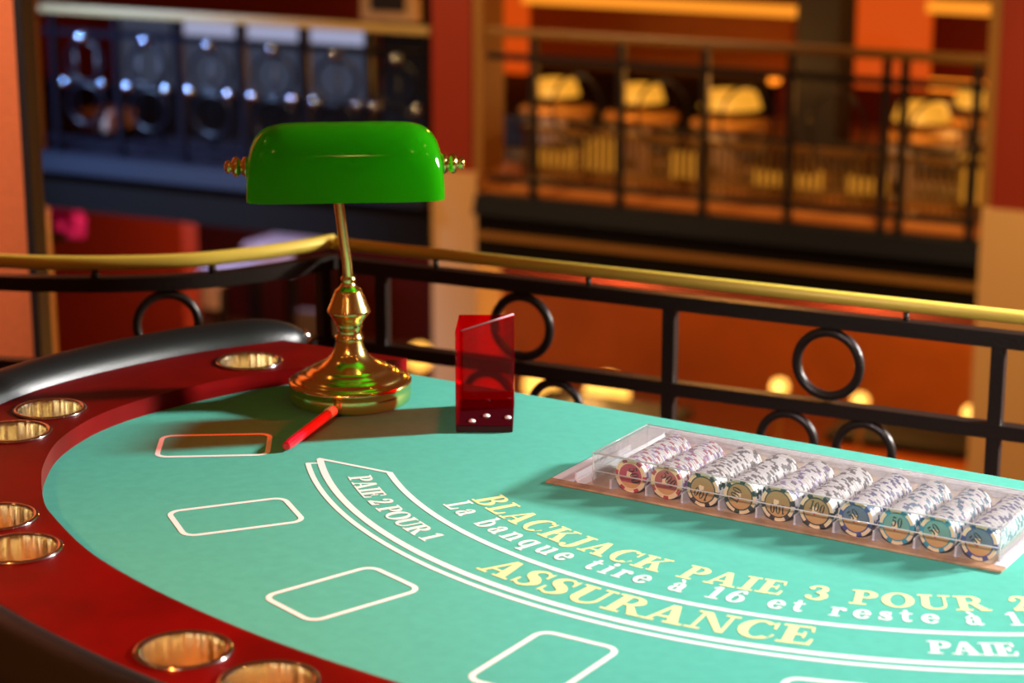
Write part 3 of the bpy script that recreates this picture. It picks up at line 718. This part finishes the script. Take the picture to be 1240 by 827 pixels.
# ground storey
struct('ground_floor','carpet',(sC-4,sB+6,-9.,9.5,GZ-.1,GZ))
struct('wall_lower','wall_orange',(fs(535,400,4.6)[0],sB+4,4.6,4.8,GZ,ZS-.42))
a_, _ = fs(60,330,2.0); b_, _ = fs(222,330,2.0)
struct('wall_lower_left','wall_red',(a_-2,b_,2.0,2.2,GZ,ZS-.42))
struct('wall_lower_recess','wall_maroon',(b_-3,fs(545,400,5.)[0],5.0,5.2,GZ,ZS-.42))
struct('wall_red_frieze','frieze_red',(fs(598,350,2.3)[0],fs(1200,350,2.3)[0],2.3,2.42,fs(1150,396,2.3)[1],ZS-.52))

SK = .40
struct('carpet_floor_sunken','carpet',(sA-4.,sB-.04,1.05,6.0,ZS-SK-.10,ZS-SK))
struct('trim_8','pillar_trim',(sA+.33,sB-.04,-.075,-.06,ZS-.25,ZS-.21))
# railings of the far balconies
def far_rail(name, s0, s1, zt, mat_iron, mat_rail, posts, label, rings=False, rail_r=.03):
    org = fw((s0+s1)/2,.05,ZS); r = empty(name, org, 0, label=label, cat='railing')
    mb = MB(); fbox(mb,s0,s1,.0,.07,zt-.05,zt,0,.012,org); mb.build('handrail',mat_rail,r)
    for z in (zt-.17,ZS+.10):
        mb = MB(); fbox(mb,s0,s1,.02,.05,z-.02,z+.02,0,0,org); mb.build('rail_bar',mat_iron,r)
    for p in posts:
        mb = MB(); fbox(mb,p-.022,p+.022,.01,.055,ZS+.01,zt-.05,0,.004,org); mb.build('post',mat_iron,r)
    ps = sorted(posts); d = Vector(fu)
    for a,b in zip(ps,ps[1:]):
        if b-a < .25: continue
        c = (a+b)/2
        if rings:
            nb = max(2,int((b-a)/.16))
            for i in range(1,nb):
                s_ = a+(b-a)*i/nb; mb = MB(); mb.tube([fw(s_,.035,ZS+.12)-org,fw(s_,.035,zt-.19)-org],.011,6); mb.build('baluster',mat_iron,r)
            for z in (ZS+.34,ZS+.62):
                mb = MB(); mb.tube([fw(c,.02,z)-org+d*(.15*math.cos(2*PI*i/20))+Vector((0,0,.13*math.sin(2*PI*i/20))) for i in range(20)],.014,6,0,True); mb.build('scroll_ring',mat_iron,r)
            for (ds,z) in ((-.15,ZS+.48),(.15,ZS+.48),(0,ZS+.78)):
                mb = MB(); mb.ball(fw(c+ds,.0,z)-org,.038,12); mb.build('glint_ball','glint_metal',r)  # shiny balls added to give the railing its blue glints
        else:
            mb = MB(); mb.tube([fw(c,.035,ZS+.55)-org+d*(.16*math.cos(2*PI*i/24))+Vector((0,0,.20*math.sin(2*PI*i/24))) for i in range(24)],.009,6,0,True); mb.build('scroll_ring',mat_iron,r)
    return r
ztR = fs(645,36)[1]; ztL = fs(60,6)[1]
far_rail('far_railing', sA+.36, sB-.10, ztR, 'far_iron','far_rail',[fs(x,140)[0] for x in (643,749,851,955,1070,1092,1180)],'far dark balcony railing with scroll rings, right of the red pillar')
lp = [fs(x,100)[0] for x in (64,140,216,292,368,444,515)]
far_rail('far_railing', sC+.16, sA-.02, ztL, 'far_ironblue','far_railcream',lp,'far blue-black ornate balcony railing with cream handrail, behind the green lamp',True)

# left bay behind its railing: windows, pale panel
oW = 2.9
for i,(x0,x1) in enumerate(((142,214),(218,290),(294,366),(370,455))):
    s0,_ = fs(x0,100,oW); s1,_ = fs(x1,100,oW); zl = fs(200,178,oW)[1]; zm = fs(200,43,oW)[1]; zt_ = fs(200,18,oW)[1]
    mb = MB(); fbox(mb,s0,s1,oW,oW+.05,zl,zt_+.03,0); fbox(mb,s0+.03,s1-.03,oW-.02,oW+.0,zl+.05,zm-.02,1); fbox(mb,s0+.03,s1-.03,oW-.02,oW,zm+.02,zt_,2)
    tag(mb.build(f'window_{i+1}',['dark','window_glow','skylight_glow' if 0<i<4 else 'window_glow']),kind='structure')
s0,_ = fs(462,100,1.6); s1,_ = fs(522,100,1.6); struct('partition_dark','slab_dark',(s0,s1+.1,1.6,1.7,ZS,ZC-.3))
# picture frame on the upper wall
s0,_ = fs(436,10,1.5); s1,_ = fs(505,10,1.5); z0 = fs(470,26,1.5)[1]
pf = tag(empty('picture_frame', fw((s0+s1)/2,1.55,z0),0), 'dark square panel in a beige frame above the far railing, beside the red pillar','picture'); og = fw((s0+s1)/2,1.55,z0)
mb = MB(); fbox(mb,s0,s1,1.50,1.56,z0,z0+.5,0,.01,og); mb.build('frame','pillar_beige',pf)
mb = MB(); fbox(mb,s0+.09,s1-.09,1.485,1.50,z0+.07,z0+.4,0,0,og); mb.build('panel','dark',pf)

# furniture: an upholstered armchair used on both storeys
def armchair(label, s_, o, z, w, m, group=None, ry=0):
    r = empty('armchair', fw(s_,o,z), FA+ry, label=label, cat='armchair', group=group)
    mb = MB(); mb.box((0,0,.32),(w*.8,.55,.22),bev=.05); mb.build('seat',m,r)
    mb = MB(); mb.box((0,.28,.55),(w*.9,.14,.7),bev=.06); mb.build('backrest',m,r)
    for sx in (-1,1):
        mb = MB(); mb.box((sx*w*.44,0,.38),(.12,.6,.42),bev=.05); mb.build('armrest',m,r)
        for sy in (-.22,.26):
            mb = MB(); mb.lathe([(.018,0),(.026,.2),(.026,.24)],10,Matrix.Translation((sx*w*.36,sy,0))); mb.build('leg','dark',r)
    return r
s_,_ = fs(122,180,.55); ot = empty('ottoman', fw(s_,.62,ZS+.011), FA, label='low pale pink ottoman behind the far left balcony railing', cat='ottoman')
mb = MB(); mb.box((0,0,.13),(.30,.34,.14),bev=.04); mb.build('seat','beige_cloth',ot)
for sx in (-.1,.1):
    for sy in (-.12,.12):
        mb = MB(); mb.lathe([(.0,0),(.014,0),(.02,.07)],8,Matrix.Translation((sx,sy,0))); mb.build('leg','dark',ot)

# cafe tables with shaded lamps, black chairs and floor lanterns on the right balcony
def cafe(px, o, wd, lw):
    s_,_ = fs(px,150,o); th = .60; c = fw(s_,o,ZS-SK+.001)
    r = empty('cafe_table', c, FA, label=f'round cafe table with pale skirt on the far balcony, {wd}', cat='table', group='cafe tables on the far balcony')
    mb = MB(); mb.lathe([(.0,th),(.25,th),(.262,th-.01),(.262,th-.03),(.25,th-.05)],28); mb.build('table_top','pillar_trim',r)
    mb = MB(); mb.lathe([((.235+.012*(k%2)) if z else .25+.02*(k%2), z) for k in (0,) for z in (th-.05,.30,.04)],28); mb.build('skirt','skirt',r)
    mb = MB(); mb.lathe([(.0,0),(.22,0),(.22,.02),(.05,.04),(.04,th-.06)],18); mb.build('pedestal','dark',r)
    l = empty('table_lamp', fw(s_,o,ZS-SK+.002+th), FA, label=f'glowing amber table lamp on a cafe table, {wd}', cat='lamp', group='table lamps on the far balcony')
    mb = MB(); mb.lathe([(.0,0),(.07,0),(.07,.012),(.018,.03),(.014,.09),(.0,.095)],16); mb.build('base','pillar_trim',l)
    mb = MB(); mb.lathe([(lw*.62,.085),(lw*.5,.19),(.0,.192)],24); mb.build('lamp_shade','lamp_yellow',l)
    point('table_lamp_light', fw(s_,o-.30,ZS-SK+th+.22), 7, (1,.42,.08), .08)
def chair(px, o, wd, m='dark', w=.36, rz=0):
    s_,_ = fs(px,150,o); r = empty('dining_chair', fw(s_,o,ZS-SK+.001), FA+rz, label=f'dark chair on the far balcony, {wd}', cat='chair', group='chairs on the far balcony')
    mb = MB(); mb.box((0,0,.36),(w,.34,.06),bev=.02); mb.build('seat',m,r)
    mb = MB(); mb.box((0,-.15,.56),(w,.04,.20),bev=.015); mb.build('backrest',m,r)
    for sx in (-1,1):
        mb = MB(); mb.box((sx*w*.45,-.15,.29),(.03,.03,.58)); mb.build('leg','pillar_trim',r)
        mb = MB(); mb.box((sx*w*.45,.14,.17),(.03,.03,.34)); mb.build('leg','pillar_trim',r)
def lantern(px, py, o, w, h, wd):
    s_,z = fs(px,py,o); r = empty('floor_lantern', fw(s_,o,ZS+.003), FA, label=f'square glowing yellow floor lantern behind the thin fence, {wd}', cat='lantern', group='floor lanterns on the far balcony')
    mb = MB(); mb.box((0,0,.02+h/2),(w,w*.7,h),bev=.01); mb.build('glass','plinth_glow',r)
    mb = MB(); mb.box((0,0,.01),(w*1.1,w*.8,.02)); mb.build('base','dark',r)
    mb = MB(); mb.lathe([(w*.55,.02+h),(w*.3,.05+h),(.02,.07+h),(.0,.08+h)],4,Matrix.Rotation(PI/4,4,'Z')); mb.build('cap','dark',r)
cafe(674,2.15,'leftmost',.26); cafe(776,2.15,'second from the left',.26); cafe(884,2.15,'just left of the dark column',.34); cafe(1116,2.2,'second from the right',.30); cafe(1180,2.95,'rightmost',.24)
for a in ((728,1.45,'second from the left'),(830,1.45,'left of the dark column'),(936,1.45,'in front of the dark column'),(1046,1.45,'just right of the dark column'),(1150,1.45,'rightmost'),(636,1.45,'leftmost')): chair(*a)
for a in ((676,212,.82,.22,.14,'leftmost'),(727,205,.84,.20,.26,'second from the left'),(832,212,.82,.20,.20,'third from the left'),(936,228,.8,.22,.13,'fourth from the left'),(972,228,.8,.22,.13,'fifth from the left'),(1052,232,.8,.22,.14,'second from the right'),(1186,215,.8,.22,.32,'tall, beside the right pillar')): lantern(*a)
# dark column, cove strips, and wall panels given emission to look lit orange
s0,_ = fs(962,100,2.55); s1,_ = fs(1013,100,2.55); struct('column_dark','dark',(s0,s1,2.55,2.9,ZS-SK,ZC-.42))
def cove(name, m, x0, x1, y0, y1, o, th=.12):
    s0,_ = fs(x0,y0,o); s1,_ = fs(x1,y0,o); z0 = fs((x0+x1)/2,y1,o)[1]; z1 = fs((x0+x1)/2,y0,o)[1]
    struct(name,m,(s0,s1,o,o+th,z0,z1))
cove('trim_4','cove_bright',632,1020,2,14,4.0); cove('trim_5','cove_bright',1122,1226,4,18,4.0)
cove('trim_6','cove_orange',640,940,80,92,5.8); cove('trim_7','cove_orange',1120,1206,100,112,5.6)
cove('wall_panel_orange','panel_glow',1040,1128,-40,108,5.0)
cove('wall_panel_side','panel_glow',608,634,-40,140,5.0)
cove('wall_panel_dim','wall_orange',640,960,14,78,5.7)
# inner fence with thin balusters
oF = .58
s0,_ = fs(632,200,oF); s1,_ = fs(1196,200,oF); zt = fs(900,172,oF)[1]; og = fw((s0+s1)/2,oF,ZS)
fe = empty('inner_fence', og, 0, label='low brown fence of thin balusters on the far balcony, before the slot machines', cat='fence')
mb = MB(); fbox(mb,s0,s1,oF-.03,oF+.03,zt-.04,zt,0,0,og); mb.build('top_rail','far_rail',fe)
mb = MB(); fbox(mb,s0,s1,oF-.02,oF+.02,ZS+.06,ZS+.09,0,0,og); mb.build('bottom_rail','far_rail',fe)
for i in range(66):
    s_ = s0+(s1-s0)*(i+.5)/66; mb = MB(); fbox(mb,s_-.009,s_+.009,oF-.012,oF+.012,ZS+.002,zt-.03,0,0,og); mb.build('baluster','far_rail',fe)

# lamps: globes on stems
def globe_lamp(label, px, py, o, r, floor_z, m='lamp_amber', group=None, watt=0):
    s_, z = fs(px,py,o); rt = empty('globe_lamp', fw(s_,o,floor_z), 0, label=label, cat='lamp', group=group)
    hz = z-floor_z
    mb = MB(); mb.ball((0,0,hz),r,20); mb.build('globe',m,rt)
    mb = MB(); mb.lathe([(.0,0),(r*1.1,0),(r*1.1,.015),(.02,.05),(.014,.08),(.014,hz-r),(r*.45,hz-r*.92)],14); mb.build('stand','pillar_trim',rt)
    if watt:
        li = bpy.data.lights.new('globe_light','POINT'); li.energy = watt; li.color = (1,.50,.13); li.shadow_soft_size = r
        lo = bpy.data.objects.new('globe_light',li); COL.objects.link(lo); lo.location = fw(s_,o-.0-r*2.2,z+r*.8)
for px,py,o,r,wd,wt in ((944,469,1.2,.06,'right of the grey armchair',16),(1042,486,1.0,.055,'fifth from the left',10),(1177,502,.8,.06,'rightmost, beside the right pillar',16),
    (655,466,2.2,.13,'second from the left',18),(735,478,1.8,.16,'third from the left, big and bright',22),(508,432,1.4,.10,'leftmost, behind the lamp',8)):
    globe_lamp(f'amber globe lamp on the ground storey, {wd}',px,py,o,r,GZ,'lamp_amber','globe lamps on the ground storey',wt)
# lit counters on the ground storey
def counter(label, x0, x1, py, o):
    s0,z = fs(x0,py,o); s1,_ = fs(x1,py,o); og = fw((s0+s1)/2,o,GZ); r = empty('bar_counter', og, 0, label=label, cat='counter')
    mb = MB(); fbox(mb,s0,s1,o,o+.5,GZ,z-.06,0,.02,og); mb.build('body','wall_orange',r)
    mb = MB(); fbox(mb,s0-.05,s1+.05,o-.06,o+.55,z-.06,z,0,.01,og); mb.build('counter_top','slab_dark',r)
    mb = MB(); fbox(mb,s0+.08,s1-.08,o-.02,o,z-.7,z-.16,0,.0,og); mb.build('light_panel','plinth_glow',r)
counter('low lit bar counter seen through the railing, left of the grey armchair',630,792,496,1.0)
counter('low lit bar counter seen through the railing near the right pillar',1010,1196,522,1.75)
armchair('grey armchair on the ground storey, seen through the middle of the railing', fs(878,440,.55)[0], .55, GZ, .50, 'seat_grey')
armchair('grey armchair on the ground storey, left of the discard holder and lamp', fs(372,380,2.3)[0], 2.3, GZ, .6, 'seat_grey')
# cloth-covered tables on the ground storey
def cloth_table(label, px, py, o, w, group):
    s_,z = fs(px,py,o); r = empty('dining_table', fw(s_,o,GZ), FA, label=label, cat='table', group=group); hz = z-GZ
    mb = MB(); mb.box((0,0,hz-.02),(w,.7,.04),bev=.01); mb.box((0,-.355,hz-.12),(w,.012,.2)); mb.build('tablecloth','cloth_lilac',r)
    for sx in (-1,1):
        for sy in (-1,1):
            mb = MB(); mb.box((sx*w*.42,sy*.28,(hz-.04)/2),(.05,.05,hz-.04)); mb.build('leg','dark',r)
cloth_table('lilac-clothed table under the far left balcony, nearer the orange wall',268,328,2.7,.42,'lilac tables on the ground storey')
cloth_table('lilac-clothed table under the far left balcony, just left of the lamp pole',352,288,3.6,.5,'lilac tables on the ground storey')
# magenta cushion-like pouf hanging sign near the left pillar
s_,z = fs(76,268,1.3); og = fw(s_,1.3,z)
fl = empty('flower_basket', og, 0, label='magenta flower basket hanging under the far left balcony', cat='flower basket')
mb = MB()
for i in range(26):
    mb.ball((random.uniform(-.14,.14),random.uniform(-.12,.12),random.uniform(-.09,.09)),random.uniform(.05,.08),8)
mb.build('blossoms','magenta',fl)
mb = MB(); mb.lathe([(.0,-.16),(.10,-.13),(.15,-.05)],14); mb.build('basket','dark',fl)
mb = MB(); mb.tube([(0,0,-.05),(0,0,ZS-.42-z)],.008,6); mb.build('hanger','dark',fl)

# ------------------------------------------------------------------ light
W = bpy.data.worlds.new('world'); S.world = W; W.use_nodes = True
bg = W.node_tree.nodes['Background']; bg.inputs['Color'].default_value = (1,.24,.075,1); bg.inputs['Strength'].default_value = .11
aim = Vector((.15,2.8,FZ)); kd = Vector((math.cos(R(14.5))*math.cos(R(20.5)), math.sin(R(14.5))*math.cos(R(20.5)), math.sin(R(20.5))))
spot('stage_spot', aim+kd*4.3, Vector((.56,2.68,FZ)), 2650, (1,.985,.97), .20, 37, 1.)
spot('table_fill', (-.3,-.7,3.2), (.50,2.44,FZ), 720, (1,.84,.86), .25, 22, 1.)  # unseen fill added to brighten the chip fronts and nearby felt
spot('amber_spot', (-1.3,-.8,2.9), (*TW(-.36,-1.24).xy,FZ), 900, (1,.25,.045), .15, 17, 1.)
# unseen warm points over our own balcony, added for ambient light and brass glints
for i,(x,y) in enumerate(((-2.6,1.2),(-1.0,.6),(.8,.2),(2.4,.8),(-1.8,3.2),(.2,-1.2),(1.6,2.2),(-2.8,-.8))):
    point('ceiling_fill', (x,y,3.5), 3, (1,.45,.14), .045)
# cool daylight over the far left balcony
spot('daylight', fw(-4.6,-3.2,2.9), fw(-2.4,-.05,ZS-.1), 5000, (.36,.55,1.), .4, 34, .9)
# amber light inside the right balcony and on the lower storey
for s_ in (1.2,3.0): point('balcony_lamp', fw(s_,1.0,ZC-.5), 75, (1,.40,.06), .15)
for s_ in (-.2,1.6,3.6): point('lower_lamp', fw(s_,2.2,ZS-.75), 120, (1,.52,.12), .15)
point('cool_fill', fw(fs(330,330,3.)[0],2.9,ZS-.62), 22, (.55,.62,1.), .15)  # cool point added to brighten the lilac tables
point('lower_left_lamp', fw(-3.2,.9,ZS-.7), 22, (1,.42,.12), .15)
spot('hall_fill', fw(-.6,-4.0,2.9), fw(-.2,0,-.6), 930, (1,.60,.24), .3, 60, .8); spot('hall_fill', fw(4.0,-3.5,2.9), fw(4.2,0,-.6), 950, (1,.64,.25), .3, 60, .8)  # unseen fills added to light the far pillars
spot('rail_fill', (1.3,5.9,3.3), (-.85,3.95,1.02), 520, (1,.86,.6), .1, 19, .9)  # fill added to brighten the left handrail
spot('rail_fill', (4.4,3.9,2.1), (.45,3.62,.92), 1000, (1,.95,.85), .1, 20, .9)  # fill added for side highlights on the right railing
spot('panel_fill', (-.95,3.3,3.0), (-1.55,4.75,1.25), 270, (1,.74,.62), .1, 42, .7)  # unseen fill added to brighten the orange wall panel

vs = S.view_settings; S.display_settings.display_device = 'sRGB'
vs.view_transform = 'Standard'; vs.look = 'None'; vs.exposure = 0; vs.gamma = 1; vs.use_curve_mapping = False
S.cycles.use_denoising = True
S.cycles.max_bounces = 10; S.cycles.transparent_max_bounces = 24
S.cycles.caustics_reflective = False; S.cycles.caustics_refractive = False
S.cycles.sample_clamp_indirect = 6
